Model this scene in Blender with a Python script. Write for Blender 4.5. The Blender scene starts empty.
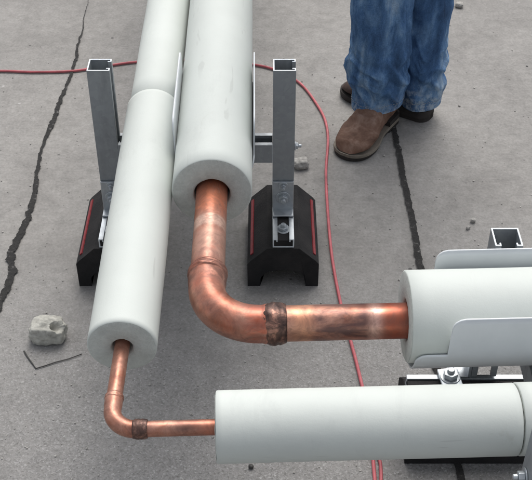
import bpy, bmesh, math, random
from mathutils import Vector, Matrix, noise
R = math.radians
random.seed(7)
S = bpy.context.scene
COL = S.collection

# ------------------------------------------------------------ camera
FPX, W0, H0 = 1040.0, 532.0, 480.0
PITCH, CAMH = 40.0, 1.40
cam_d = bpy.data.cameras.new('camera'); cam = bpy.data.objects.new('camera', cam_d); COL.objects.link(cam)
cam_d.sensor_width = 36; cam_d.lens = FPX / W0 * 36; cam_d.clip_start = 0.05; cam_d.clip_end = 500
cam.location = (0, 0, CAMH); cam.rotation_euler = (R(90 - PITCH), 0, 0)
S.camera = cam

# ------------------------------------------------------------ sky, sun, exposure (overcast)
SUN_EL, SUN_AZ = 58.0, 12.0       # azimuth clockwise from +Y, where the brightest part of the cloud is
wd = bpy.data.worlds.new('World'); S.world = wd; wd.use_nodes = True
wn = wd.node_tree; wn.nodes.clear()
sk = wn.nodes.new('ShaderNodeTexSky'); sk.sky_type = 'NISHITA'; sk.sun_disc = False
sk.sun_elevation = R(SUN_EL); sk.sun_rotation = R(SUN_AZ); sk.air_density = 1.0; sk.dust_density = 5.0; sk.ozone_density = 1.0
hs = wn.nodes.new('ShaderNodeHueSaturation'); hs.inputs['Saturation'].default_value = 0.33
bg = wn.nodes.new('ShaderNodeBackground'); bg.inputs['Strength'].default_value = 0.124
wo = wn.nodes.new('ShaderNodeOutputWorld')
wn.links.new(sk.outputs[0], hs.inputs['Color']); wn.links.new(hs.outputs[0], bg.inputs['Color']); wn.links.new(bg.outputs[0], wo.inputs[0])
sd = bpy.data.lights.new('sun', 'SUN'); sd.energy = 0.95; sd.angle = R(45); sd.color = (1, 0.97, 0.93)
so = bpy.data.objects.new('sun', sd); COL.objects.link(so)
a, e = R(SUN_AZ), R(SUN_EL)
sdir = Vector((math.sin(a) * math.cos(e), math.cos(a) * math.cos(e), math.sin(e)))
so.rotation_euler = sdir.to_track_quat('Z', 'Y').to_euler()
S.view_settings.view_transform = 'Standard'; S.view_settings.look = 'None'
S.view_settings.exposure = 0.62; S.view_settings.gamma = 1.0; S.view_settings.use_curve_mapping = False

# ------------------------------------------------------------ helpers
def at(u, v, z):
    """point of height z seen at photo pixel (u, v) -- used only to measure the place"""
    p = R(PITCH)
    dx = (u - W0 / 2) / FPX; dy = (v - H0 / 2) / FPX
    d = Vector((dx, math.cos(p) - dy * math.sin(p), -math.sin(p) - dy * math.cos(p)))
    t = (z - CAMH) / d.z
    return Vector((d.x * t, d.y * t, z))

def tag(o, label=None, cat=None, group=None, kind=None):
    if label: o['label'] = label
    if cat: o['category'] = cat
    if group: o['group'] = group
    if kind: o['kind'] = kind
    return o

def empty(name, loc, rz=0):
    o = bpy.data.objects.new(name, None); o.location = loc; o.rotation_euler = (0, 0, rz)
    o.empty_display_size = 0.05
    COL.objects.link(o); return o

def link(name, bm, mat, parent=None, smooth=False, angle=None):
    bmesh.ops.recalc_face_normals(bm, faces=bm.faces)
    me = bpy.data.meshes.new(name); bm.to_mesh(me); bm.free()
    for p in me.polygons: p.use_smooth = smooth or angle is not None
    if angle is not None: me.set_sharp_from_angle(angle=R(angle))
    me.materials.append(mat)
    o = bpy.data.objects.new(name, me); COL.objects.link(o)
    if parent: o.parent = parent
    return o

def box(bm, c, s, rot=None):
    m = Matrix.Translation(c) @ (rot or Matrix()) @ Matrix.Diagonal((s[0], s[1], s[2], 1))
    return bmesh.ops.create_cube(bm, size=1, matrix=m)['verts']

def sweep(bm, pts, rad, n=32, caps=True, radf=None, phase=0.0, jit=None):
    """circular sweep along a polyline with parallel-transported frames"""
    pts = [Vector(p) for p in pts]
    t0 = (pts[1] - pts[0]).normalized()
    up = Vector((0, 0, 1)) if abs(t0.z) < 0.9 else Vector((0, 1, 0))
    u = (up - up.dot(t0) * t0).normalized()
    rings = []
    for i, p in enumerate(pts):
        t = (pts[min(i + 1, len(pts) - 1)] - pts[max(i - 1, 0)]).normalized()
        u = (u - u.dot(t) * t).normalized(); w = t.cross(u)
        r = radf(i) if radf else rad
        ring = []
        for k in range(n):
            a = 2 * math.pi * k / n + phase
            rr = r * (jit(p, a, i) if jit else 1)
            ring.append(bm.verts.new(p + (u * math.cos(a) + w * math.sin(a)) * rr))
        rings.append(ring)
    for a, b in zip(rings, rings[1:]):
        for k in range(n): bm.faces.new((a[k], a[(k + 1) % n], b[(k + 1) % n], b[k]))
    if caps:
        bm.faces.new(rings[0]); bm.faces.new(rings[-1])
    return rings

def loft(bm, rings, caps=True, closed=True):
    vr = [[bm.verts.new(p) for p in r] for r in rings]
    n = len(vr[0])
    for a, b in zip(vr, vr[1:]):
        for k in range(n if closed else n - 1): bm.faces.new((a[k], a[(k + 1) % n], b[(k + 1) % n], b[k]))
    if caps and closed:
        bm.faces.new(vr[0]); bm.faces.new(vr[-1])
    return vr

def bevel(o, w=0.001, seg=2):
    m = o.modifiers.new('bevel', 'BEVEL'); m.width = w; m.segments = seg; m.limit_method = 'ANGLE'; m.angle_limit = R(35)
    return o

# ------------------------------------------------------------ materials
class M:
    def __init__(s, name):
        s.m = bpy.data.materials.new(name); s.m.use_nodes = True
        s.t = s.m.node_tree; s.b = s.t.nodes['Principled BSDF']
        s.co = s.t.nodes.new('ShaderNodeTexCoord')
    def n(s, ty, **kw):
        x = s.t.nodes.new(ty)
        for k, v in kw.items():
            if k in x.inputs: x.inputs[k].default_value = v
            else: setattr(x, k, v)
        return x
    def l(s, a, b): s.t.links.new(a, b)
    def mapped(s, scale=(1, 1, 1), src='Object'):
        mp = s.n('ShaderNodeMapping'); mp.inputs['Scale'].default_value = scale
        s.l(s.co.outputs[src], mp.inputs[0]); return mp.outputs[0]
    def noise(s, sc, det=4, rough=0.55, vec=None, dist=0):
        x = s.n('ShaderNodeTexNoise', Scale=sc, Detail=det, Roughness=rough, Distortion=dist)
        s.l(vec or s.co.outputs['Object'], x.inputs['Vector']); return x.outputs['Fac']
    def voro(s, sc, vec=None, out='Distance'):
        x = s.n('ShaderNodeTexVoronoi', Scale=sc); s.l(vec or s.co.outputs['Object'], x.inputs['Vector']); return x.outputs[out]
    def ramp(s, fac, stops, interp='LINEAR'):
        x = s.n('ShaderNodeValToRGB'); x.color_ramp.interpolation = interp
        el = x.color_ramp.elements
        while len(el) < len(stops): el.new(0.5)
        for e_, (p, c) in zip(el, stops):
            e_.position = p; e_.color = (c, c, c, 1) if isinstance(c, (int, float)) else (*c, 1)
        s.l(fac, x.inputs[0]); return x.outputs[0]
    def mix(s, a, b, f, mode='MIX'):
        x = s.n('ShaderNodeMix', data_type='RGBA', blend_type=mode)
        for v, i in ((f, 0), (a, 6), (b, 7)):
            if isinstance(v, (int, float)): x.inputs[i].default_value = v if i == 0 else (v, v, v, 1)
            elif isinstance(v, tuple): x.inputs[i].default_value = (*v, 1)
            else: s.l(v, x.inputs[i])
        return x.outputs[2]
    def math(s, op, a, b=0.0):
        x = s.n('ShaderNodeMath', operation=op)
        for v, i in ((a, 0), (b, 1)):
            if isinstance(v, (int, float)): x.inputs[i].default_value = v
            else: s.l(v, x.inputs[i])
        return x.outputs[0]
    def xyz(s, src='Object'):
        x = s.n('ShaderNodeSeparateXYZ'); s.l(s.co.outputs[src], x.inputs[0]); return x.outputs
    def col(s, c):
        if isinstance(c, tuple): s.b.inputs['Base Color'].default_value = (*c, 1)
        else: s.l(c, s.b.inputs['Base Color'])
        return s
    def set(s, **kw):
        for k, v in kw.items():
            i = s.b.inputs[k.replace('_', ' ')]
            if isinstance(v, (int, float)): i.default_value = v
            else: s.l(v, i)
        return s
    def bump(s, h, st=0.3, d=0.001, prev=None):
        x = s.n('ShaderNodeBump', Strength=st, Distance=d); s.l(h, x.inputs['Height'])
        if prev: s.l(prev, x.inputs['Normal'])
        s.l(x.outputs[0], s.b.inputs['Normal']); return x.outputs[0]

def mat_concrete():
    m = M('concrete')
    big = m.noise(1.3, 5, 0.6); mid = m.noise(7, 6, 0.65); fine = m.noise(160, 4, 0.7); mott = m.noise(38, 5, 0.7)
    base = m.mix((0.235, 0.228, 0.217), (0.300, 0.291, 0.277), m.ramp(big, [(0.3, 0.0), (0.7, 1.0)]))
    base = m.mix(base, (0.18, 0.174, 0.166), m.math('MULTIPLY', m.ramp(mid, [(0.46, 0.0), (0.72, 1.0)]), 0.6))
    base = m.mix(base, m.ramp(mott, [(0.3, 0.55), (0.7, 1.35)]), 0.35, 'MULTIPLY')
    # worn zone where aggregate is exposed (near the elbows)
    X = m.xyz()
    wob = m.math('MULTIPLY', m.math('SUBTRACT', m.noise(3.5, 4), 0.5), 0.7)
    yy = m.math('ADD', m.math('ADD', X[1], wob), m.math('MULTIPLY', X[0], -0.1))
    worn = m.ramp(m.math('DIVIDE', yy, 2.6), [(0.42, 1.0), (0.66, 0.0)])
    jv = m.n('ShaderNodeTexNoise', Scale=240.0, Detail=3.0); m.l(m.co.outputs['Object'], jv.inputs['Vector'])
    jj = m.n('ShaderNodeVectorMath', operation='MULTIPLY_ADD'); m.l(jv.outputs['Color'], jj.inputs[0]); jj.inputs[1].default_value = (0.006, 0.006, 0.0); m.l(m.co.outputs['Object'], jj.inputs[2])
    agg = m.voro(380, jj.outputs[0], out='Color')
    aggv = m.n('ShaderNodeSeparateColor'); m.l(agg, aggv.inputs[0])
    speck = m.ramp(aggv.outputs[0], [(0.0, 0.07), (0.12, 0.19), (0.6, 0.25), (0.88, 0.30), (1.0, 0.48)])
    base = m.mix(base, speck, m.math('MULTIPLY', worn, 0.45))
    base = m.mix(base, m.ramp(fine, [(0.3, 0.72), (0.7, 1.26)]), 0.55, 'MULTIPLY')
    # pits and stains
    pits = m.ramp(m.voro(17), [(0.0, 1.0), (0.055, 1.0), (0.085, 0.0)])
    pitm = m.math('MULTIPLY', pits, m.ramp(m.noise(9, 2), [(0.55, 0.0), (0.62, 1.0)]))
    base = m.mix(base, (0.06, 0.058, 0.058), m.math('MULTIPLY', pitm, 0.75))
    pale = m.math('MULTIPLY', m.ramp(m.voro(13, m.mapped((1, 1.3, 1))), [(0.0, 1.0), (0.04, 1.0), (0.07, 0.0)]), m.ramp(m.noise(6, 2), [(0.56, 0.0), (0.62, 1.0)]))
    base = m.mix(base, (0.42, 0.41, 0.40), m.math('MULTIPLY', pale, 0.8))
    # broom finish and stains
    st = m.ramp(m.noise(2.2, 6, 0.7, m.mapped((1.0, 0.35, 1)), 0.6), [(0.5, 0.0), (0.75, 1.0)])
    base = m.mix(base, (0.135, 0.130, 0.125), m.math('MULTIPLY', st, 0.5))
    m.col(base).set(Roughness=0.9, Specular_IOR_Level=0.25)
    h = m.math('ADD', m.math('MULTIPLY', fine, 0.5), m.math('MULTIPLY', m.math('MULTIPLY', m.voro(380, jj.outputs[0]), worn), 0.8))
    h = m.math('SUBTRACT', h, m.math('MULTIPLY', pitm, 1.2))
    b1 = m.bump(h, 0.55, 0.0025); m.bump(mid, 0.4, 0.01, b1)
    return m.m

def mat_crack():
    m = M('old joint sealant and dirt')
    n = m.noise(90, 5, 0.7)
    m.col(m.ramp(n, [(0.3, (0.012, 0.012, 0.012)), (0.60, (0.024, 0.023, 0.022)), (0.70, (0.17, 0.165, 0.16))])).set(Roughness=0.95)
    m.bump(n, 0.9, 0.004); return m.m

def mat_insul(name, tint):
    m = M(name)
    n1 = m.noise(6, 4); n2 = m.noise(60, 4, 0.6); n3 = m.noise(500, 2)
    c = m.mix(tuple(x * 0.92 for x in tint), tint, m.ramp(n1, [(0.3, 0.0), (0.7, 1.0)]))
    dirt = m.ramp(m.noise(11, 7, 0.75, None, 0.8), [(0.62, 0.0), (0.8, 1.0)])
    c = m.mix(c, (0.38, 0.38, 0.33), m.math('MULTIPLY', dirt, 0.45))
    smear = m.ramp(m.noise(5, 8, 0.8, m.mapped((2.5, 0.6, 1.5)), 0.4), [(0.56, 0.0), (0.78, 1.0)])
    c = m.mix(c, (0.40, 0.42, 0.41), m.math('MULTIPLY', smear, 0.35))
    scr = m.ramp(m.noise(26, 3, 0.4, m.mapped((0.25, 0.25, 3.0)), 1.5), [(0.68, 0.0), (0.72, 1.0)])
    c = m.mix(c, (0.30, 0.31, 0.29), m.math('MULTIPLY', scr, 0.22))
    sp = m.math('MULTIPLY', m.ramp(m.voro(22), [(0.0, 1.0), (0.04, 1.0), (0.06, 0.0)]), m.ramp(m.noise(5, 1), [(0.6, 0.0), (0.64, 1.0)]))
    c = m.mix(c, (0.18, 0.18, 0.16), m.math('MULTIPLY', sp, 0.7))
    m.col(c).set(Roughness=0.62, Specular_IOR_Level=0.35)
    b = m.bump(n3, 0.12, 0.001); b = m.bump(n2, 0.15, 0.0015, b); m.bump(n1, 0.25, 0.006, b)
    return m.m

def mat_foam():
    m = M('cut foam end')
    n = m.noise(190, 5, 0.75); n1 = m.noise(30, 4)
    c = m.mix((0.50, 0.53, 0.50), (0.60, 0.63, 0.59), m.ramp(n1, [(0.3, 0.0), (0.7, 1.0)]))
    c = m.mix(c, m.ramp(n, [(0.3, 0.8), (0.7, 1.15)]), 0.6, 'MULTIPLY')
    m.col(c).set(Roughness=0.95); m.bump(n, 0.8, 0.003); return m.m

def mat_copper(name, dark=0.0, stripes=()):
    m = M(name)
    n1 = m.noise(18, 5, 0.65, None, 0.5); n2 = m.noise(55, 5, 0.7, None, 0.8); n3 = m.noise(9, 3, 0.5)
    c = m.mix((0.37, 0.145, 0.09), (0.58, 0.33, 0.25), m.ramp(n1, [(0.35, 0.0), (0.65, 1.0)]))
    c = m.mix(c, (0.47, 0.10, 0.045), m.math('MULTIPLY', m.ramp(n3, [(0.52, 0.0), (0.68, 1.0)]), 0.7))
    ox = m.ramp(n2, [(0.55 - dark, 0.0), (0.72 - dark, 1.0)])
    c = m.mix(c, (0.13, 0.065, 0.055), m.math('MULTIPLY', ox, 0.6))
    X = m.xyz()
    for axis, lo, hi, soft, colr, amt, thr in stripes:   # heat marks left by brazing: lie at a place along the pipe
        x = X[axis]
        a_ = m.n('ShaderNodeMapRange', interpolation_type='SMOOTHSTEP'); m.l(x, a_.inputs[0]); a_.inputs[1].default_value = lo - soft; a_.inputs[2].default_value = lo + soft
        b_ = m.n('ShaderNodeMapRange', interpolation_type='SMOOTHSTEP'); m.l(x, b_.inputs[0]); b_.inputs[1].default_value = hi - soft; b_.inputs[2].default_value = hi + soft
        b_.inputs[3].default_value = 1; b_.inputs[4].default_value = 0
        f = m.math('MULTIPLY', a_.outputs[0], b_.outputs[0])
        f = m.math('MULTIPLY', f, m.ramp(m.noise(42, 5, 0.65, m.mapped((0.28, 1, 1)) if axis == 0 else None, 0.5), [(thr, 0.0), (thr + 0.16, 1.0)]))
        c = m.mix(c, colr, m.math('MULTIPLY', f, amt))
    grime = m.ramp(m.noise(30, 7, 0.75, None, 1.2), [(0.42, 0.0), (0.68, 1.0)])
    c = m.mix(c, (0.17, 0.08, 0.06), m.math('MULTIPLY', grime, 0.75))
    m.col(c).set(Metallic=m.ramp(grime, [(0.0, 0.74), (1.0, 0.4)]), Roughness=m.ramp(n1, [(0.3, 0.28), (0.7, 0.54)]))
    b = m.bump(n2, 0.15, 0.001); m.bump(n1, 0.12, 0.003, b); return m.m

def mat_solder():
    m = M('burnt brazing collar')
    n = m.noise(120, 5, 0.7); n1 = m.noise(40, 3)
    c = m.ramp(m.noise(60, 6, 0.7, None, 0.8), [(0.32, (0.045, 0.03, 0.028)), (0.52, (0.13, 0.075, 0.06)), (0.68, (0.42, 0.22, 0.16))])
    m.col(c).set(Metallic=0.7, Roughness=0.42); b = m.bump(n, 0.3, 0.0015); m.bump(n1, 0.35, 0.003, b); return m.m

def mat_galv(name='galvanised steel', base=0.29, met=0.5, rough=0.5):
    m = M(name)
    v = m.voro(130, out='Color'); sv = m.n('ShaderNodeSeparateColor'); m.l(v, sv.inputs[0])
    n = m.noise(25, 5, 0.6, m.mapped((1, 1, 0.3)))
    c = m.mix((base * 0.93, base * 1.0, base * 1.06), (base * 1.05, base * 1.13, base * 1.18), sv.outputs[0])
    c = m.mix(c, (base * 0.6, base * 0.62, base * 0.63), m.math('MULTIPLY', m.ramp(n, [(0.5, 0.0), (0.75, 1.0)]), 0.6))
    m.col(c).set(Metallic=met, Roughness=m.ramp(n, [(0.3, rough - 0.1), (0.7, rough + 0.12)])); m.bump(n, 0.08, 0.001); return m.m

def mat_rubber():
    m = M('black recycled rubber'); n = m.noise(220, 4, 0.7); n1 = m.noise(20, 4)
    c = m.mix((0.012, 0.012, 0.013), (0.03, 0.028, 0.028), m.ramp(n1, [(0.4, 0.0), (0.75, 1.0)]))
    m.col(c).set(Roughness=0.85, Specular_IOR_Level=0.3); m.bump(n, 0.7, 0.002); return m.m

def mat_simple(name, c, rough=0.6, met=0.0, ns=60, amt=0.25, bs=0.3, spec=0.4):
    m = M(name); n = m.noise(ns, 5, 0.65)
    k = m.ramp(n, [(0.3, 1 - amt), (0.7, 1 + amt)])
    m.col(m.mix(c, k, 1.0, 'MULTIPLY')).set(Roughness=rough, Metallic=met, Specular_IOR_Level=spec); m.bump(n, bs, 0.002); return m.m

def mat_shield():
    m = M('white painted sheet')
    n = m.noise(14, 5, 0.6)
    c = m.mix((0.62, 0.65, 0.67), (0.69, 0.72, 0.74), m.ramp(n, [(0.3, 0.0), (0.7, 1.0)]))
    m.col(c).set(Roughness=0.42, Specular_IOR_Level=0.5); m.bump(n, 0.1, 0.003); return m.m

def mat_denim():
    m = M('faded blue denim')
    v = m.mapped((1.3, 1.3, 0.42)); n = m.noise(13, 6, 0.65, v, 0.4); f = m.noise(420, 3, 0.6); st = m.noise(38, 5, 0.7, m.mapped((1.4, 1.4, 0.35)))
    c = m.ramp(n, [(0.32, (0.030, 0.060, 0.125)), (0.47, (0.062, 0.128, 0.255)), (0.57, (0.125, 0.225, 0.38)), (0.70, (0.32, 0.42, 0.53))])
    c = m.mix(c, m.ramp(st, [(0.3, 0.6), (0.7, 1.5)]), 0.55, 'MULTIPLY')
    c = m.mix(c, m.ramp(f, [(0.3, 0.7), (0.7, 1.3)]), 0.6, 'MULTIPLY')
    z = m.xyz()[2]
    hz = m.n('ShaderNodeMapRange', interpolation_type='SMOOTHSTEP'); m.l(z, hz.inputs[0]); hz.inputs[1].default_value = 0.055; hz.inputs[2].default_value = 0.125; hz.inputs[3].default_value = 1; hz.inputs[4].default_value = 0
    fr = m.ramp(m.noise(75, 5, 0.7, m.mapped((1, 1, 0.8))), [(0.46, 0.0), (0.6, 1.0)])
    c = m.mix(c, (0.40, 0.47, 0.54), m.math('MULTIPLY', m.math('MULTIPLY', hz.outputs[0], fr), 0.75))
    dk = m.ramp(m.noise(30, 5, 0.7), [(0.5, 0.0), (0.66, 1.0)])
    c = m.mix(c, (0.02, 0.03, 0.05), m.math('MULTIPLY', dk, 0.22))
    m.col(c).set(Roughness=0.95, Specular_IOR_Level=0.1)
    w = m.n('ShaderNodeTexWave', Scale=420, Distortion=0.5); w.bands_direction = 'DIAGONAL'; m.l(m.co.outputs['Object'], w.inputs[0])
    b = m.bump(w.outputs['Fac'], 0.25, 0.0006); m.bump(st, 0.35, 0.004, b); return m.m

def mat_leather():
    m = M('scuffed brown leather'); n = m.noise(22, 6, 0.7, None, 0.5); f = m.noise(160, 4)
    c = m.ramp(n, [(0.3, (0.075, 0.040, 0.028)), (0.5, (0.17, 0.095, 0.066)), (0.66, (0.27, 0.18, 0.14)), (0.85, (0.32, 0.27, 0.23))])
    m.col(c).set(Roughness=0.7, Specular_IOR_Level=0.3); b = m.bump(f, 0.3, 0.001); m.bump(n, 0.5, 0.004, b); return m.m

CONC = mat_concrete(); CRACK = mat_crack()
INS = mat_insul('pale pipe insulation', (0.585, 0.620, 0.588)); FOAM = mat_foam()
GALV = mat_galv(); ZINC = mat_galv('bright zinc fittings', 0.45, 0.7, 0.38)
BRIGHT = mat_galv('new zinc plate', 0.7, 0.4, 0.4); RUB = mat_rubber(); SHIELD = mat_shield(); SOLDER = mat_solder()
RED = mat_simple('red reflective tape', (0.22, 0.028, 0.034), 0.45, 0, 90, 0.3, 0.2)
CORD = mat_simple('faded red cord jacket', (0.44, 0.105, 0.12), 0.5, 0, 25, 0.3, 0.1)
DENIM = mat_denim(); LEATHER = mat_leather(); LEATHER2 = mat_simple('darker boot leather', (0.05, 0.03, 0.024), 0.7, 0, 40, 0.4)  # LEATHER2: darker leather tone for the second boot of the pair
SOLE = mat_simple('dark sole rubber', (0.03, 0.026, 0.024), 0.8)
WELT = mat_simple('pale welt', (0.19, 0.165, 0.135), 0.8)
PLASTER = mat_simple('chalky rubble', (0.40, 0.395, 0.355), 0.95, 0, 70, 0.35, 0.8)
STONE = mat_simple('pale stone', (0.34, 0.33, 0.31), 0.95, 0, 120, 0.35, 0.8)
WIRE = mat_simple('dull dark wire', (0.06, 0.058, 0.055), 0.6, 0.3)
THREAD = mat_simple('stitching thread', (0.30, 0.32, 0.34), 0.9)
SKIN = mat_simple('skin', (0.45, 0.27, 0.2), 0.6, 0, 40, 0.08, 0.1)
SHIRT = mat_simple('grey cotton shirt', (0.2, 0.21, 0.22), 0.9)
HAIR = mat_simple('dark hair', (0.03, 0.02, 0.015), 0.7)

# ------------------------------------------------------------ ground
bm = bmesh.new()
gx = [-80, -20, -6] + [i * 0.5 for i in range(-8, 9)] + [6, 20, 80]
gy = [-60, -15, -4] + [i * 0.5 for i in range(-2, 15)] + [12, 30, 120]
gv = [[bm.verts.new((x, y, 0)) for x in gx] for y in gy]
for j in range(len(gy) - 1):
    for i in range(len(gx) - 1): bm.faces.new((gv[j][i], gv[j][i + 1], gv[j + 1][i + 1], gv[j + 1][i]))
tag(link('concrete_ground', bm, CONC), 'weathered grey concrete slab', None, None, 'structure')

def crack(name, pix, widths, seed, step=0.003, jag=1.0, z=0.004, wsc=0.72):
    pts = [at(u, v, 0) for u, v in pix]
    out = []
    for i in range(len(pts) - 1):
        a, b = pts[i], pts[i + 1]; n = max(2, int((b - a).length / step))
        for k in range(n): 
            t = k / n; out.append((a.lerp(b, t), widths[i] * (1 - t) + widths[i + 1] * t))
    bm = bmesh.new(); L = []; Rr = []
    for i, (p, w) in enumerate(out):
        q = out[min(i + 1, len(out) - 1)][0] - out[max(i - 1, 0)][0]
        nrm = Vector((q.y, -q.x, 0)).normalized()
        s = i * step
        w *= wsc; c = p + nrm * (noise.noise(Vector((s * 9, seed, 0))) * 0.012 * jag + noise.noise(Vector((s * 50, seed, 4))) * 0.003 * jag)
        wl = w * (0.5 + 0.35 * jag * noise.noise(Vector((s * 60, seed, 7))) + 0.25 * jag * noise.noise(Vector((s * 170, seed, 9))))
        wr = w * (0.5 + 0.35 * jag * noise.noise(Vector((s * 60, seed, 17))) + 0.25 * jag * noise.noise(Vector((s * 170, seed, 19))))
        L.append(bm.verts.new((c - nrm * max(wl, 0.0004)).to_tuple()[:2] + (z,))); Rr.append(bm.verts.new((c + nrm * max(wr, 0.0004)).to_tuple()[:2] + (z,)))
    for i in range(len(L) - 1): bm.faces.new((L[i], Rr[i], Rr[i + 1], L[i + 1]))
    return link(name, bm, CRACK)
tag(crack('ground_crack', [(92, -40), (88, 0), (85, 20), (81, 38), (76, 58), (70, 80), (63, 100), (53, 125), (41, 150), (40, 168), (33, 195), (26, 222), (17, 248), (12, 275), (3, 305), (-12, 340), (-60, 460), (-120, 600)],
    [0.003, 0.0015, 0.002, 0.005, 0.009, 0.009, 0.011, 0.015, 0.006, 0.010, 0.012, 0.016, 0.019, 0.018, 0.016, 0.014, 0.012, 0.01], 3.3, wsc=0.85), 'jagged dark crack in the concrete', None, None, 'structure')
tag(crack('ground_joint', [(366, -60), (378, 40), (392, 118), (400, 160), (407, 195), (413, 225), (420, 265), (437, 360), (458, 470), (470, 530), (500, 660)],
    [0.006, 0.008, 0.012, 0.016, 0.016, 0.015, 0.017, 0.016, 0.015, 0.014, 0.014], 11.1, jag=0.6, wsc=0.85), 'sealed joint in the concrete', None, None, 'structure')

# ------------------------------------------------------------ insulated pipes
ZB, RB = 0.345, 0.0668       # large line: axis height, insulation radius
ZS, RS = 0.325, 0.0500       # small line
RCB, RCS = 0.0262, 0.0112    # copper radii

def straight(a, b, n):
    return [a.lerp(b, i / n) for i in range(n + 1)]

def tube_insul(a, b, r, rin, parent, name='insulation', cuts=60, seed=0.0, label=None, off=0.0):
    """foam sleeve: outer skin, softly uneven, with annular cut ends set as a child"""
    bm = bmesh.new(); n = 72; pts = straight(a, b, cuts)
    def jit(p, an, i):
        return 1 + 0.010 * noise.noise(Vector((p.x * 6 + seed, p.y * 6, math.cos(an)))) + 0.003 * noise.noise(p * 30 + Vector((math.cos(an) * 2, math.sin(an) * 2, seed)))
    e = 0.0018; d = (b - a).normalized()
    P = [a + d * 0.0004] + [a + d * e] + pts[1:-1] + [b - d * e, b - d * 0.0004]
    N = len(P)
    def rf(i): return r - 0.0022 if i in (0, N - 1) else r
    sweep(bm, P, r, n, False, rf, 0, jit)
    o = link(name, bm, INS, parent, True)
    if label: o['label'] = label
    for (p, s) in ((a, 1), (b, -1)):
        bm = bmesh.new()
        t = d * s; up = Vector((0, 0, 1)); u = (up - up.dot(t) * t).normalized(); w = t.cross(u)
        rings = []
        for rr, dd in ((r - 0.0016, 0.0004), (r - 0.004, -0.0004), ((r + rin) / 2, 0.0), (rin + 0.004, 0.0005), (rin + 0.001, 0.003), (rin + 0.0008, 0.03)):
            ring = []
            for k in range(n):
                an = 2 * math.pi * k / n
                q = rr * (1 + 0.012 * noise.noise(Vector((math.cos(an) * 2, math.sin(an) * 2, seed + rr * 50))))
                if rr == r - 0.0016: q = rr * jit(p, an, 0)
                ring.append(p + (u * math.cos(an) + w * math.sin(an)) * q + t * (dd + 0.0008 * noise.noise(Vector((math.cos(an) * 5, math.sin(an) * 5, rr * 90)))))
            ring = [q_ - Vector((0, 0, off * (1 if rr < rin + 0.01 else 0.5 if rr < r * 0.9 else 0))) for q_ in ring]
            rings.append(ring)
        loft(bm, rings, False); link('cut_end', bm, FOAM, o, True)
    return o

def collar(c, d, r, w, parent, seed, mat=SOLDER, name='brazed_collar'):
    d = d.normalized(); n = 18; pts = [c + d * (w * (i / n - 0.5)) for i in range(n + 1)]
    bm = bmesh.new()
    def rf(i):
        t = i / n; return r * (0.972 + 0.125 * math.sin(math.pi * t) ** 0.8)
    def jit(p, an, i):
        return 1 + 0.06 * noise.noise(Vector((math.cos(an) * 2.2, math.sin(an) * 2.2, seed + i * 0.3))) + 0.03 * noise.noise(Vector((math.cos(an) * 9, math.sin(an) * 9, seed + i * 0.9)))
    sweep(bm, pts, r, 48, True, rf, 0, jit); return link(name, bm, mat, parent, True)

def elbow(p0, corner, p1, rad, r, parent, mat, name='elbow'):
    """long-radius bend with straight sockets; p0 and p1 are the socket mouths"""
    d0 = (corner - p0).normalized(); d1 = (p1 - corner).normalized()
    ang = math.acos(max(-1, min(1, d0.dot(d1)))); tl = rad * math.tan(ang / 2)
    s = corner - d0 * tl; e_ = corner + d1 * tl
    nrm = (d1 - d0 * d1.dot(d0)).normalized(); cen = s + nrm * rad
    pts = straight(p0, s, 6)
    for i in range(1, 24):
        t = ang * i / 24; pts.append(cen - nrm * rad * math.cos(t) + d0 * rad * math.sin(t))
    pts += straight(e_, p1, 6)
    N = len(pts)
    bm = bmesh.new()
    def rf(i): return r * (1.045 if (i < 5 or i > N - 6) else 1.0)
    sweep(bm, pts, r, 48, True, rf); return link(name, bm, mat, parent, True)

# --- large line
big = tag(empty('insulated_pipe', (-0.0845, 1.069, 0)), 'thick white insulated pipe whose wide copper elbow shows bare in the middle', 'pipe', 'insulated copper pipes')
inv = big.matrix_basis.inverted()
def loc(v): return v - big.location
b_end = at(212, 191.5, ZB); b_far = at(221.5, 0, ZB); dB = (b_far - b_end).normalized()
b_corner = Vector((at(208.5, 270, ZB).x, at(266, 325.5, ZB).y, ZB))
b_right = at(405, 320.5, ZB); b_right.y = b_corner.y + 0.010
dR = (b_right - b_corner).normalized()
COPB = mat_copper('copper of the large line', 0.0, [
    (1, 0.235, 0.42, 0.015, (0.55, 0.17, 0.08), 0.75, 0.25), (1, 0.198, 0.224, 0.004, (0.72, 0.52, 0.42), 0.6, 0.25), (1, 0.12, 0.195, 0.012, (0.50, 0.32, 0.25), 0.6, 0.3),
    (1, 0.075, 0.112, 0.010, (0.14, 0.07, 0.055), 0.75, 0.38), (0, 0.055, 0.10, 0.012, (0.42, 0.09, 0.05), 0.7, 0.42)])
COPB2 = mat_copper('heat marked copper', 0.03, [
    (0, 0.12, 0.15, 0.012, (0.66, 0.33, 0.20), 0.8, 0.2), (0, 0.152, 0.232, 0.010, (0.09, 0.06, 0.065), 0.88, 0.40),
    (0, 0.232, 0.252, 0.008, (0.72, 0.46, 0.38), 0.8, 0.15), (0, 0.250, 0.36, 0.014, (0.40, 0.10, 0.055), 0.85, 0.25)])
def seg(name, a, b, r, mat, parent):
    bm = bmesh.new(); sweep(bm, straight(a, b, 24), r, 48, True, None, 0, lambda p, an, i: 1 + 0.006 * noise.noise(p * 25))
    return link(name, bm, mat, parent, True)
def tidy(o, root):   # meshes are built at world coordinates; move them into the thing's frame
    o.data.transform(Matrix.Translation(-root.location))
    for c in o.children: c.data.transform(Matrix.Translation(-root.location))
    return o
s0 = b_corner + dB * 0.104; s1 = b_corner + dR * 0.098
tidy(seg('copper_pipe', b_end + dB * 0.06, s0 - dB * 0.002, RCB, COPB, big), big)
tidy(elbow(s0, b_corner, s1, 0.078, RCB * 1.06, big, COPB), big)
tidy(seg('copper_pipe', s1 - dR * 0.002, b_right + dR * 0.06, RCB, COPB2, big), big)
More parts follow.
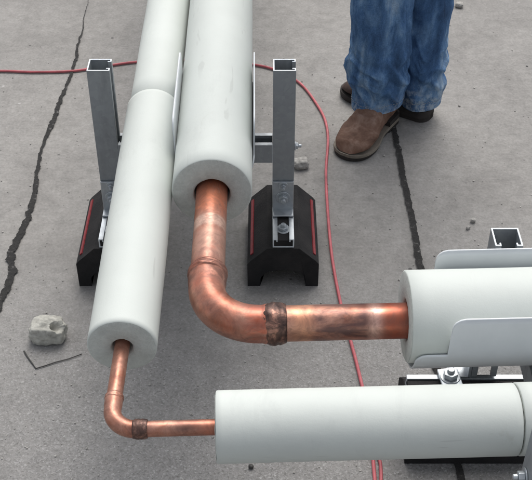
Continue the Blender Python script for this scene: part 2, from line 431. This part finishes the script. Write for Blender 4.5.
tidy(collar(b_corner + dB * 0.109, dB, RCB * 1.06, 0.022, big, 1.0, mat_copper('scorched copper', 0.2)), big)
tidy(collar(b_corner + dR * 0.100, dR, RCB * 1.08, 0.034, big, 5.0), big)
bb = b_end
far = b_end + dB * 4.2
UP = 0.008; i_end = at(212, 192, ZB + UP); i_dir = (at(221.5, 0, ZB + UP) - i_end).normalized(); far = i_end + i_dir * 4.2
j1 = i_end + i_dir * 1.9
i_right = at(405, 316.5, ZB + UP)
tidy(tube_insul(i_end, j1 - i_dir * 0.0008, RB, RCB + 0.003, big, off=UP - 0.002, seed=1.3), big)
tidy(tube_insul(j1, far, RB * 1.004, RCB, big, seed=6.3), big)
tidy(tube_insul(i_right, i_right + dR * 1.6, RB * 1.005, RCB + 0.003, big, off=UP - 0.002, seed=9.3), big)

# --- small line
small = tag(empty('insulated_pipe', (-0.207, 0.889, 0)), 'thinner white insulated pipe whose narrow copper elbow is at the lower left', 'pipe', 'insulated copper pipes')
s_end = at(122.5, 347, ZS); s_far = at(169.3, 0, ZS); dS = (s_far - s_end).normalized()
s_corner = Vector((at(113.5, 405, ZS).x, at(150, 430, ZS).y, ZS))
s_right = at(216, 426.5, ZS); s_right.y = s_corner.y + 0.004
dT = (at(516, 419, ZS) - s_corner); dT.z = 0; dT = dT.normalized()
s_right = s_corner + dT * ((s_right.x - s_corner.x) / dT.x)
COPS = mat_copper('copper of the small line', 0.0)
COPS2 = mat_copper('copper of the small run', 0.02, [(0, 0.085, 0.12, 0.01, (0.12, 0.07, 0.06), 0.6, 0.4), (0, 0.12, 0.30, 0.02, (0.52, 0.17, 0.10), 0.6, 0.35)])
q0 = s_corner + dS * 0.052; q1 = s_corner + dT * 0.038
tidy(seg('copper_pipe', s_end + dS * 0.05, q0 - dS * 0.002, RCS * 0.98, COPS, small), small)
tidy(elbow(q0, s_corner, q1, 0.034, RCS * 1.06, small, COPS), small)
tidy(seg('copper_pipe', q1 - dT * 0.002, s_right + dT * 0.05, RCS * 0.96, COPS2, small), small)
tidy(collar(s_corner + dS * 0.055, dS, RCS * 1.07, 0.010, small, 2.0, mat_copper('tarnished copper', 0.1)), small)
tidy(collar(s_corner + dT * 0.040, dT, RCS * 1.12, 0.020, small, 8.0), small)
j2 = at(154, 112, ZS); j2 = s_end + dS * (j2 - s_end).length
UPS = Vector((0, -0.0035, 0.0045))
tidy(tube_insul(s_end + UPS, j2 - dS * 0.0012 + UPS, RS * 1.005, RCS + 0.003, small, off=0.003, seed=2.1), small)
tidy(tube_insul(j2 + UPS, j2 + dS * 3.2 + UPS, RS * 0.925, RCS, small, seed=4.1), small)
j3 = s_corner + dT * ((at(516, 420, ZS).x - s_corner.x) / dT.x)
tidy(tube_insul(s_right, j3 - dT * 0.0012, RS * 0.965, RCS, small, seed=12.1, cuts=40), small)
tidy(tube_insul(j3, j3 + dT * 1.3, RS * 0.975, RCS, small, seed=14.1), small)

# ------------------------------------------------------------ curved shields cradling the large pipe
def shield(center, along, label, L=0.247, hw=0.0705, ext=0.045):
    root = tag(empty('pipe_shield', center), label, 'pipe shield', 'white shields under the large pipe')
    d = along.normalized(); w = Vector((d.y, -d.x, 0)); top = 0.066
    def zmax(s):
        q = abs(s)
        def rnd(dist, cr): return 0.0 if dist >= cr else cr - math.sqrt(max(cr * cr - (cr - max(dist, 0)) ** 2, 0))
        if q <= L / 2: return top - rnd(L / 2 - q, 0.018)
        return -0.004 - rnd(L / 2 + ext - q, 0.016)
    ss = []
    for i in range(25):
        t = 0.5 - 0.5 * math.cos(math.pi * i / 24); ss.append(-L / 2 + L * t)
    side = [L / 2 + ext * x for x in (0.02, 0.06, 0.2, 0.45, 0.65, 0.8, 0.9, 0.96, 0.985, 1.0)]
    ss = [-x for x in reversed(side)] + ss + side
    bm = bmesh.new(); rings = []
    for s in ss:
        zt = zmax(s); ring = []
        prof = []
        for i in range(7): prof.append((-hw, top * (1 - i / 6)))
        for i in range(1, 30): prof.append((-hw * math.cos(math.pi * i / 30), -hw * math.sin(math.pi * i / 30)))
        for i in range(7): prof.append((hw, top * i / 6))
        for (x, z) in prof:
            if z > zt:
                z = zt; x = math.copysign(hw if z >= 0 else math.sqrt(hw * hw - z * z), x)
            fl = 1 + 0.02 * max(z, 0) / top + 0.006 * noise.noise(Vector((s * 8, x * 10, z * 20)))
            ring.append(d * s + w * x * fl + Vector((0, 0, z)))
        rings.append(ring)
    loft(bm, rings, False, False)
    bmesh.ops.remove_doubles(bm, verts=bm.verts, dist=0.00005)
    o = link('curved_plate', bm, SHIELD, root, angle=50)
    m = o.modifiers.new('t', 'SOLIDIFY'); m.thickness = 0.0026; m.offset = 0
    return root
pl = i_end + i_dir * ((1.612 - i_end.y) / i_dir.y) - Vector((0, 0, UP * 0.5))
shield(pl + Vector((0.001, 0, 0)), dB, 'white curved shield cradling the thick pipe between the two upright posts', hw=0.0686, ext=0.012)
pr = i_right + dR * ((0.375 - i_right.x) / dR.x) - Vector((0, 0, UP * 0.5))
shield(pr, dR, 'white curved shield with rounded corners around the thick pipe at the right edge')

# ------------------------------------------------------------ strut channel
def c_section(w=0.0413, h=0.0413, t=0.0026, lip=0.0095, ret=0.007):
    """closed outline of a lipped C, open side +y"""
    a = w / 2
    return [(-a, -h / 2), (a, -h / 2), (a, h / 2), (a - lip, h / 2), (a - lip, h / 2 - ret), (a - lip + t, h / 2 - ret), (a - lip + t, h / 2 - t), (a - t, h / 2 - t),
            (a - t, -h / 2 + t), (-a + t, -h / 2 + t), (-a + t, h / 2 - t), (-a + lip - t, h / 2 - t), (-a + lip - t, h / 2 - ret), (-a + lip, h / 2 - ret), (-a + lip, h / 2), (-a, h / 2)]
def strut(name, a, b, open_dir, parent, mat=GALV, w=0.0413, h=0.0413):
    a, b = Vector(a), Vector(b); d = (b - a).normalized(); y = Vector(open_dir).normalized(); x = y.cross(d)
    bm = bmesh.new()
    loft(bm, [[p + x * q[0] + y * q[1] for q in c_section(w, h)] for p in (a, b)], False)
    for p, vs in ((a, 0), (b, 1)):
        ring = bm.verts[:16] if vs == 0 else bm.verts[16:]
        bm.verts.ensure_lookup_table()
    bm.verts.ensure_lookup_table()
    V = list(bm.verts)
    quads = [(0, 1, 8, 9), (1, 2, 7, 8), (2, 3, 6, 7), (3, 4, 5, 6), (0, 9, 10, 15), (15, 10, 11, 14), (14, 11, 12, 13)]
    for base in (0, 16):
        for q in quads:
            f = bm.faces.new([V[base + k] for k in q]); f.material_index = 1   # sawn end: bare bright steel
    o = link(name, bm, mat, parent); o.data.materials.append(BRIGHT)
    return bevel(o, 0.0005, 1)

def hexbolt(c, axis, parent, name='bolt', r=0.010, h=0.008, washer=0.0145):
    ax = Vector(axis).normalized(); q = ax.to_track_quat('Z', 'Y').to_matrix().to_4x4(); bm = bmesh.new()
    if washer: bmesh.ops.create_cone(bm, cap_ends=True, segments=24, radius1=washer, radius2=washer, depth=0.002, matrix=Matrix.Translation(Vector(c) + ax * 0.001) @ q)
    bmesh.ops.create_cone(bm, cap_ends=True, segments=6, radius1=r, radius2=r, depth=h, matrix=Matrix.Translation(Vector(c) + ax * (0.0022 + h / 2)) @ q)
    bmesh.ops.create_cone(bm, cap_ends=True, segments=16, radius1=r * .52, radius2=r * .45, depth=0.006, matrix=Matrix.Translation(Vector(c) + ax * (0.0024 + h + 0.003)) @ q)
    return bevel(link(name, bm, ZINC, parent), 0.0006, 1)

def rubber_block(parent, c, d):
    """c: centre on the ground, d: direction of its length"""
    d = Vector(d); w = Vector((d.y, -d.x, 0)); L = 0.205; c = Vector(c)
    out = [(-0.070, 0), (-0.070, 0.058), (-0.064, 0.066), (-0.031, 0.098), (0.031, 0.098), (0.064, 0.066), (0.070, 0.058), (0.070, 0)]
    inn = [(0.045, 0)] + [(0.045 * math.cos(math.pi * i / 10), 0.018 + 0.026 * math.sin(math.pi * i / 10)) for i in range(11)] + [(-0.045, 0)]
    prof = out + inn
    bm = bmesh.new()
    vr = loft(bm, [[c + d * s + w * x + Vector((0, 0, z)) for x, z in prof] for s in (-L / 2, L / 2)], False)
    no = len(out)
    for ring in vr:
        f = bm.faces.new(ring); 
    bmesh.ops.triangulate(bm, faces=[f for f in bm.faces if len(f.verts) > 4])
    o = bevel(link('rubber_block', bm, RUB, parent), 0.003, 2)
    for s in (-1, 1):   # reflective strips on the sloping shoulders
        bm = bmesh.new()
        p1, p2 = (s * 0.0632, 0.0678), (s * 0.0587, 0.0723)
        nx = Vector((s * 0.7, 0.7)) * 0.0015
        q = [c + w * (p[0] + nx.x * k) + Vector((0, 0, p[1] + nx.y * k)) for p, k in ((p1, -1), (p1, 1), (p2, 1), (p2, -1))]
        loft(bm, [[v + d * t for v in q] for t in (-L * 0.42, L * 0.42)], True)
        link('reflective_stripe', bm, RED, o)
    return o

def foot(parent, c, d, post_off, front, top, open_dir, post_top, bolt=True):
    """rubber block + base channel + angle bracket + post; d block length, front = side with bracket toe"""
    c = Vector(c); d = Vector(d); w = Vector((d.y, -d.x, 0)); Z = Vector((0, 0, 1))
    rubber_block(parent, c, d)
    zt = 0.0985
    strut('base_channel', c - d * 0.1 + Z * (zt + 0.0105), c + d * 0.1 + Z * (zt + 0.0105), (0, 0, 1), parent, ZINC, 0.0413, 0.0209)
    zc = zt + 0.0215
    p = c + d * post_off[0] + w * post_off[1]
    strut('post', p + Z * (zc + 0.0045), Vector((p.x, p.y, post_top)), open_dir, parent)
    f = d * front
    # angle bracket: sole on the channel, upright plate against the post
    bm = bmesh.new(); yaw = Matrix.Rotation(math.atan2(d.y, d.x) - math.pi / 2, 4, 'Z')
    box(bm, p + f * 0.0235 + Z * (zc + 0.0355), (0.0405, 0.005, 0.071), yaw)
    box(bm, p + f * 0.0345 + Z * (zc + 0.0024), (0.0405, 0.024, 0.004), yaw)
    bevel(link('angle_bracket', bm, ZINC, parent), 0.001, 2)
    hexbolt(p + f * 0.026 + Z * (zc + 0.034), f, parent)
    hexbolt(p + f * 0.026 + Z * (zc + 0.062), f, parent, r=0.006, h=0.004, washer=0.010)
    if bolt: hexbolt(c + f * 0.066 + Z * (zt + 0.0172), (0, 0, 1), parent, r=0.010, h=0.006, washer=0.014)
    bm = bmesh.new(); box(bm, c + Z * (zt + 0.010), (0.0355, 0.198, 0.015), yaw); link('dark_channel_fill', bm, RUB, parent)  # added black filler: stands in for the shade inside the open channel

# --- support across the back pipes
st1 = tag(empty('pipe_support', (0, 0, 0)), 'steel channel frame with two upright posts on red striped black rubber feet', 'pipe support', 'pipe support frames')
for X, off in ((0.0335, 0), (-0.3010, 0)):
    foot(st1, (X, 1.628, 0), (0, 1, 0), (0.013, 0), -1, 0, (1, 0, 0), 0.436)
strut('cross_channel', (-0.2800, 1.641, 0.2535), (0.0125, 1.641, 0.2535), (0, 0, 1), st1)
for X in (0.0335, -0.3010):
    hexbolt((X + 0.0210, 1.636, 0.262), (1, 0, 0), st1, r=0.007, h=0.005, washer=0.009)
# --- support under the run to the right
st2 = tag(empty('pipe_support', (0, 0, 0)), 'steel channel frame with black rubber foot under the horizontal pipes at the right edge', 'pipe support', 'pipe support frames')
foot(st2, (0.333, 1.158, 0), (1, 0, 0), (0.026, -0.032), -1, 0, (0, -1, 0), 0.408, False)
foot(st2, (0.336, 0.815, 0), (1, 0, 0), (0.0135, 0.0), -1, 0, (0, -1, 0), 0.408)
strut('cross_channel', (0.408, 0.79, 0.2535), (0.408, 1.215, 0.2535), (0, 0, 1), st2)
bm = bmesh.new(); box(bm, (0.303, 1.166, 0.1245), (0.034, 0.040, 0.006), Matrix.Rotation(0.12, 4, 'Z')); bevel(link('channel_washer', bm, BRIGHT, st2), 0.0015, 2)
hexbolt((0.303, 1.166, 0.1275), (0, 0, 1), st2, r=0.0125, h=0.010, washer=0.0165)
hexbolt((0.3285, 0.815, 0.325), (-1, 0, 0), st2, r=0.008, h=0.008, washer=0.012)

# ------------------------------------------------------------ red cord
def catmull(P, n=14):
    out = []
    for i in range(len(P) - 1):
        p0, p1, p2, p3 = P[max(i - 1, 0)], P[i], P[i + 1], P[min(i + 2, len(P) - 1)]
        for k in range(n):
            t = k / n
            out.append(0.5 * ((2 * p1) + (p2 - p0) * t + (2 * p0 - 5 * p1 + 4 * p2 - p3) * t * t + (3 * p1 - p0 - 3 * p2 + p3) * t ** 3))
    return out + [P[-1]]
def cord(name, pix, r, label, parent=None, z0=None):
    P = [at(u, v, r + 0.001) for u, v in pix]
    bm = bmesh.new(); sweep(bm, catmull(P), r, 10)
    return tag(link(name, bm, CORD, parent, True), label, 'cord')
cord('electric_cord', [(-120, 77), (-40, 73), (0, 71), (35, 72), (72, 71), (100, 67), (135, 62), (180, 60), (225, 62), (262, 66), (285, 74), (302, 85), (316, 103), (325, 120), (328, 140), (326, 170), (327, 200), (330, 240),
     (334, 270), (341, 305), (349, 335), (357, 365), (365, 400), (371, 440), (374, 470), (376, 500), (378, 560), (390, 640)], 0.0032, 'faded red cord curving across the concrete past the brown boot')
cord('electric_cord', [(362, 425), (372, 440), (379, 458), (381, 472), (381, 500), (384, 560), (400, 640)], 0.0030, 'short stretch of red cord lying beside the longer one below the thin pipe')

# ------------------------------------------------------------ rubble
def lump(name, uv, s, seed, mat, label, cat, squash=0.7, group=None, rough=0.35, sub=4):
    p = at(uv[0], uv[1], 0); bm = bmesh.new(); bmesh.ops.create_icosphere(bm, subdivisions=sub, radius=1)
    for v in bm.verts:
        d = v.co.normalized(); k = 1 + rough * noise.noise(d * 1.3 + Vector((seed, 0, 0))) + rough * 0.5 * noise.noise(d * 3.5 + Vector((0, seed, 0))) + rough * 0.2 * noise.noise(d * 9 + Vector((0, 0, seed)))
        q = d * k; m = max(abs(q.x), abs(q.y), abs(q.z)); q = q.lerp(q / m * 0.8, 0.45)
        v.co = Vector((q.x * s[0], q.y * s[1], q.z * s[2]))
    zmin = min(v.co.z for v in bm.verts)
    for v in bm.verts: v.co.z = max(v.co.z, zmin * 0.75)
    zmin = min(v.co.z for v in bm.verts)
    o = link(name, bm, mat, None, False, 40); o.location = (p.x, p.y, -zmin + 0.001); o.rotation_euler.z = seed
    return tag(o, label, cat, group)

# broken chunk with a hollow on its upper right
def chunk():
    root = tag(empty('rubble_chunk', at(49, 338, 0)), 'pale broken chunk with a dark hollow lying above the bent wire', 'rubble')
    bm = bmesh.new(); bmesh.ops.create_icosphere(bm, subdivisions=5, radius=1)
    hol = Vector((0.62, -0.30, 0.72)).normalized()
    for v in bm.verts:
        d = v.co.normalized()
        q = d * (1 + 0.30 * noise.noise(d * 1.6 + Vector((4, 0, 0))) + 0.13 * noise.noise(d * 4) + 0.07 * noise.noise(d * 11) + 0.04 * noise.noise(d * 25))
        m = max(abs(q.x), abs(q.y), abs(q.z)); q = q.lerp(q / m * 0.85, 0.5)
        a = d.angle(hol)
        if a < 0.42 + 0.1 * noise.noise(d * 6): q *= 1 - 0.66 * max(0, math.cos(min(a / 0.46, 1) * math.pi / 2)) ** 0.45
        v.co = Vector((q.x * 0.036, q.y * 0.026, q.z * 0.026))
    for v in bm.verts: v.co.z = max(v.co.z, -0.018) + 0.019
    link('rubble_body', bm, PLASTER, root, True)
chunk()
P = [at(u, v, 0.0022) for u, v in ((24, 351), (27, 356), (32, 363), (36, 368.5), (44, 366), (56, 362), (68, 359), (82, 354))]
bm = bmesh.new(); sweep(bm, P, 0.0018, 8, True, lambda i: 0.0015 - 0.0001 * i)
tag(link('bent_wire', bm, WIRE, None, True), 'thin dark wire bent into a shallow V on the concrete', 'wire')
lump('stone', (301, 167), (0.016, 0.020, 0.013), 1.7, STONE, 'pale lumpy stone on the concrete beside the upright post near the brown boot', 'stone')
lump('stone', (459, 7), (0.013, 0.011, 0.008), 2.9, STONE, 'small stone at the top of the photo right of the jeans', 'stone')
lump('stone', (473, 222), (0.006, 0.006, 0.005), 4.4, STONE, 'small pale stone left of the open channel post at right', 'stone', sub=3)
lump('stone', (468, 229), (0.004, 0.005, 0.004), 5.4, STONE, 'tiniest pale stone in front of another near the open channel post', 'stone', sub=3)
lump('stone', (251, 453 + 15), (0.0045, 0.004, 0.004), 6.1, WIRE, 'tiny dark stone under the left end of the thin horizontal pipe', 'stone', sub=3)
lump('stone', (268, 170 + 22), (0.005, 0.005, 0.004), 8.1, STONE, 'little pale stone beside the left shoulder of the black rubber foot', 'stone', sub=3)
# grit scattered over the slab (uncountable)
bm = bmesh.new()
for i in range(1500):
    v = 20 + 520 * random.random() ** 0.8; u = random.uniform(-60, 600)
    p = at(u, v, 0); s = random.choice((0.0008, 0.001, 0.0012, 0.0018)) * random.uniform(0.7, 1.3)
    if random.random() < 0.02: s *= 1.6
    m = Matrix.Translation((p.x, p.y, s * 0.5)) @ Matrix.Rotation(random.random() * 6, 4, 'Z') @ Matrix.Diagonal((s, s * random.uniform(.6, 1.2), s * 0.7, 1))
    bmesh.ops.create_icosphere(bm, subdivisions=1, radius=1, matrix=m)
tag(link('grit', bm, STONE), 'fine grit scattered over the concrete', 'grit', None, 'stuff')

# ------------------------------------------------------------ person (only the lower legs are in the photograph)
per = tag(empty('person', (0.31, 2.10, 0)), 'person in faded blue jeans and brown leather boots standing beside the pipes', 'person')
per_w = per.location.copy()
def boot(heel, toe, lift=0.0, mat=None, welt=True, sh=9, sr_=0.86):
    heel, toe = Vector((*heel, 0)), Vector((*toe, 0)); d = (toe - heel).normalized(); w = Vector((d.y, -d.x, 0)); L = (toe - heel).length; Z = Vector((0, 0, 1))
    N = 60; K = 56
    def hw(t):      # half width of the last along the foot
        t = min(max(t, 0), 1)
        def ss(x): return x * x * (3 - 2 * x)
        if t < 0.10: return 0.033 * math.sqrt(max(1 - ((0.10 - t) / 0.103) ** 2, 0))
        if t < 0.38: return 0.033 + 0.001 * ss((t - 0.10) / 0.28)
        if t < 0.72: return 0.034 + 0.014 * ss((t - 0.38) / 0.34)
        return 0.048 * max(1 - ((t - 0.72) / 0.284) ** 2.5, 0) ** (1 / 2.1)
    def ht(t):
        pts = [(0, .085), (.15, .10), (.38, .105), (.5, .092), (.65, .070), (.8, .056), (.93, .042), (1, .020)]
        for (a, va), (b, vb) in zip(pts, pts[1:]):
            if t <= b: x = (t - a) / (b - a); return va + (vb - va) * x
        return pts[-1][1]
    bm = bmesh.new(); rings = []; z0 = 0.020
    for i in range(N + 1):
        t = i / N; t = 0.5 - 0.5 * math.cos(math.pi * t)
        a, h = hw(t) * 0.96, ht(t); ring = []
        zz = z0 + (0.012 * (1 - t / 0.35) if t < 0.35 else 0)
        for k in range(K):
            an = 2 * math.pi * k / K; cx, cz = math.cos(an), math.sin(an)
            x = a * math.copysign(abs(cx) ** 0.7, cx)
            z = (0.5 + 0.5 * math.copysign(abs(cz) ** (0.55 if cz < 0 else 1.0), cz)) * (h - zz) + zz
            if z > zz + 0.4 * (h - zz): x *= 1 - 0.28 * ((z - zz) / (h - zz) - 0.4)
            r = 0.0022 * noise.noise(Vector((t * 9, cx * 2, z * 60)))
            if 0.40 < t < 0.74 and cz > 0: z += 0.0045 * cz * math.sin((t - 0.40) * 9.24) * math.sin((t - 0.42) * 62 + 1.5 * noise.noise(Vector((t * 4, cx * 2, 3)))) + 0.002 * noise.noise(Vector((t * 30, cx * 3, 1)))
            ring.append(heel + d * (L * (0.01 + 0.98 * t)) + w * (x + r) + Z * (z + lift))
        rings.append(ring)
    loft(bm, rings)
    # shaft rising into the trouser leg
    sr = []
    for i in range(sh):
        z = 0.05 + i * 0.022; f = min(1, i / 5)
        ra, rb = (0.040 + 0.012 * f) * sr_, (0.052 + 0.003 * f) * sr_; cc = heel + d * (L * 0.26)
        sr.append([cc + d * (math.cos(2 * math.pi * k / K) * rb) + w * (math.sin(2 * math.pi * k / K) * ra * 0.9) + Z * (z + lift + 0.002 * math.sin(i * 2.1 + k * .3)) for k in range(K)])
    loft(bm, sr)
    for v in bm.verts: v.co -= per_w
    up = link('boot', bm, mat, per, True)
    # sole with heel block and welt
    def outline(grow, ts):
        l = [heel + d * (L * t) + w * (hw(t) + grow) for t in ts]; r = [heel + d * (L * t) - w * (hw(t) + grow) for t in reversed(ts)]
        return l + r
    ts = [0.0] + [0.5 - 0.5 * math.cos(math.pi * i / 70) for i in range(1, 70)] + [1.003]
    bm = bmesh.new(); o = outline(0.002, ts)
    loft(bm, [[p + Z * (0.002 + lift) if True else p for p in outline(-0.001, ts)], [p + Z * (0.011 + lift) for p in o]])
    hs_ = [t for t in ts if t <= 0.31]; ho = outline(0.001, hs_)
    loft(bm, [[p + Z * (0.001 + lift) for p in ho], [p + Z * (0.030 + lift) for p in ho]])
    for v in bm.verts: v.co -= per_w
    link('sole', bm, SOLE, up, False, 40)
    bm = bmesh.new(); o = outline(0.0022, ts); o2 = outline(0.001, ts)
    loft(bm, [[p + Z * (0.0112 + lift) for p in o], [p + Z * (0.0132 + lift) for p in o], [p + Z * (0.018 + lift) for p in o2]])
    for v in bm.verts: v.co -= per_w
    link('welt', bm, WELT if welt else SOLE, up, False, 40)
    return heel + d * L * 0.2
B1 = boot((0.302, 2.140), (0.180, 1.955), mat=LEATHER, welt=True)
B2 = boot((0.402, 2.128), (0.194, 2.257), mat=LEATHER2, welt=False, sh=5, sr_=0.66)

# jeans: two wrinkled legs joined at the hips in one garment
bm = bmesh.new(); K = 110
def leg(c0, c1, c2, r0, r1, r2, seed, hem, hipc):
    rings = []; N = 210
    for i in range(N + 1):
        t = i / N; z = hem + (0.86 - hem) * t ** 1.35
        if z < 0.46: x = (z - hem) / (0.46 - hem); c = c0.lerp(c1, x); ra = r0 + (r1 - r0) * (x * x * (3 - 2 * x))
        else: x = (z - 0.46) / 0.40; c = c1.lerp(hipc, x); ra = r1 + (r2 - r1) * x
        f = max(0, 1 - (z - hem) / 0.17)
        ring = []
        for k in range(K):
            a = 2 * math.pi * k / K; ca, sa = math.cos(a), math.sin(a)
            s = Vector((ca * 1.1, sa * 1.1, 0))
            warp = 0.035 * noise.noise(Vector((ca * 1.2 + seed, sa * 1.2, z * 5)))
            q1_ = 1 - abs(noise.noise(Vector((ca * 0.75, sa * 0.75, (z + warp + 0.03 * ca) * 17 + seed)))) * 2.6
            q2_ = 1 - abs(noise.noise(Vector((ca * 1.3 + 5, sa * 1.3, (z + warp * 1.5 - 0.03 * sa) * 34 + seed)))) * 2.6
            hz = z - hem
            bunch = math.exp(-((hz - 0.085) / 0.055) ** 2) + 0.35 * math.exp(-((z - 0.43) / 0.05) ** 2)
            w_ = (0.011 * q1_ + 0.006 * q2_) * (0.14 + 0.95 * bunch) * min(1, hz / 0.035 + 0.12)
            w_ += 0.006 * noise.noise(Vector((ca * 1.3 + seed, sa * 1.3, z * 3.2))) * min(1, hz / 0.05 + 0.25) + 0.0008 * noise.noise(Vector((ca * 5, sa * 5 + seed, z * 70)))
            lf = max(0, 1 - abs(math.sin((a + seed + z * 2.2) * 2.0)) * 2.2); w_ += 0.004 * lf * min(1, hz / 0.1)
            r = ra * (1 + 0.10 * math.cos(2 * (a - 0.3))) + w_
            dz = 0.006 * math.sin(a + seed) * max(0, 1 - (z - hem) / 0.06) + 0.001 * noise.noise(Vector((ca * 3, sa * 3, seed))) * f
            ring.append(Vector((c.x + ca * r, c.y + sa * r, z + dz)))
        rings.append(ring)
    inner = [Vector((c0.x + (p.x - c0.x) * 0.93, c0.y + (p.y - c0.y) * 0.93, p.z)) for p in rings[0]]
    inner2 = [Vector((c0.x + (p.x - c0.x) * 0.72, c0.y + (p.y - c0.y) * 0.72, p.z + 0.04)) for p in rings[0]]
    loft(bm, [inner2, inner] + rings, False)
    return rings
V3 = lambda x, y: Vector((x, y, 0))
r1_ = leg(V3(0.262, 2.085), V3(0.254, 2.095), None, 0.0555, 0.068, 0.096, 1.3, 0.072, V3(0.30, 2.04))
r2_ = leg(V3(0.376, 2.145), V3(0.366, 2.150), None, 0.0445, 0.054, 0.096, 6.7, 0.040, V3(0.31, 2.20))
hip = []
for i in range(14):
    z = 0.80 + i * 0.022; rx, ry = 0.118 + 0.006 * math.sin(i / 13 * 3.14), 0.178 - 0.022 * (i / 13)
    hip.append([Vector((0.305 + rx * math.cos(2 * math.pi * k / 60), 2.12 + ry * math.sin(2 * math.pi * k / 60), z)) for k in range(60)])
loft(bm, hip)
for v in bm.verts: v.co -= per_w
jeans = link('jeans', bm, DENIM, per, True)
# hem stitching
for rr, nm in ((r1_, 0), (r2_, 1)):
    bm = bmesh.new()
    ring = rr[14]; n = len(ring); cen = sum(ring, Vector()) / n
    for k in range(0, n, 2):
        a, b = ring[k], ring[(k + 1) % n]; o = (a - cen).normalized() * 0.0008
        sweep(bm, [a + o, b + o], 0.0007, 5)
    for v in bm.verts: v.co -= per_w
    link('hem_stitching', bm, THREAD, jeans)
# upper body, outside the frame
bm = bmesh.new(); sk_l = bm.verts.layers.skin.verify() if hasattr(bm.verts.layers, 'skin') else None
def chain(pts, rs, start=None):
    prev = start; out = []
    for p, r in zip(pts, rs):
        v = bm.verts.new(Vector(p) - per_w); v[sk_l].radius = (r, r)
        if prev: bm.edges.new((prev, v))
        prev = v; out.append(v)
    return out
spine = chain([(.305, 2.12, .95), (.31, 2.12, 1.15), (.315, 2.12, 1.32), (.31, 2.12, 1.44), (.30, 2.12, 1.52), (.275, 2.12, 1.60), (.27, 2.12, 1.70), (.28, 2.12, 1.76)], [.11, .115, .13, .09, .052, .07, .09, .06])
spine[0][sk_l].use_root = True
chain([(.245, 2.12, 1.655), (.175 + .0, 2.12, 1.645)][:1] + [(.165, 2.12, 1.65)], [.02, .012], spine[6])
for s in (-1, 1):
    arm = chain([(.312, 2.12 + s * .14, 1.42), (.312, 2.12 + s * .20, 1.40), (.33, 2.12 + s * .25, 1.12), (.25, 2.12 + s * .255, .90), (.235, 2.12 + s * .255, .865), (.215, 2.12 + s * .255, .825)], [.07, .055, .042, .027, .026, .028], spine[3])
    for j in range(4):
        y = 2.12 + s * .255 + (j - 1.5) * .019; l = (.068, .078, .073, .056)[j]
        chain([(.212, y, .80), (.205, y, .80 - l * .5), (.215, y, .80 - l)], [.009, .008, .007], arm[-1])
    chain([(.205, 2.12 + s * .225, .835), (.188, 2.12 + s * .212, .805), (.185, 2.12 + s * .208, .78)], [.011, .010, .008], arm[-2])
me = bpy.data.meshes.new('body'); bm.to_mesh(me); bm.free(); me.materials.append(SKIN)
body = bpy.data.objects.new('body', me); COL.objects.link(body); body.parent = per
sm = body.modifiers.new('skin', 'SKIN'); sm.use_smooth_shade = True; body.modifiers.new('sub', 'SUBSURF').levels = 1
bm = bmesh.new()
tr = []
for z, rx, ry in ((.93, .135, .175), (1.05, .135, .17), (1.2, .138, .18), (1.34, .14, .20), (1.42, .115, .19), (1.47, .07, .10), (1.50, .06, .065)):
    tr.append([Vector((.31 + rx * math.cos(2 * math.pi * k / 48), 2.12 + ry * math.sin(2 * math.pi * k / 48), z)) - per_w for k in range(48)])
loft(bm, tr)
for s in (-1, 1):
    sweep(bm, [Vector(p) - per_w for p in ((.312, 2.12 + s * .13, 1.41), (.312, 2.12 + s * .20, 1.39), (.322, 2.12 + s * .23, 1.25), (.33, 2.12 + s * .25, 1.13), (.30, 2.12 + s * .25, 1.03), (.262, 2.12 + s * .255, .93))], .06, 24, True, lambda i: (.07, .068, .06, .053, .048, .042)[i])
link('shirt', bm, SHIRT, per, True)
bm = bmesh.new(); bmesh.ops.create_uvsphere(bm, u_segments=32, v_segments=20, radius=1, matrix=Matrix.Translation(Vector((.290, 2.12, 1.735)) - per_w) @ Matrix.Diagonal((.105, .092, .095, 1)))
link('hair', bm, HAIR, per, True)

S.render.engine = 'CYCLES'
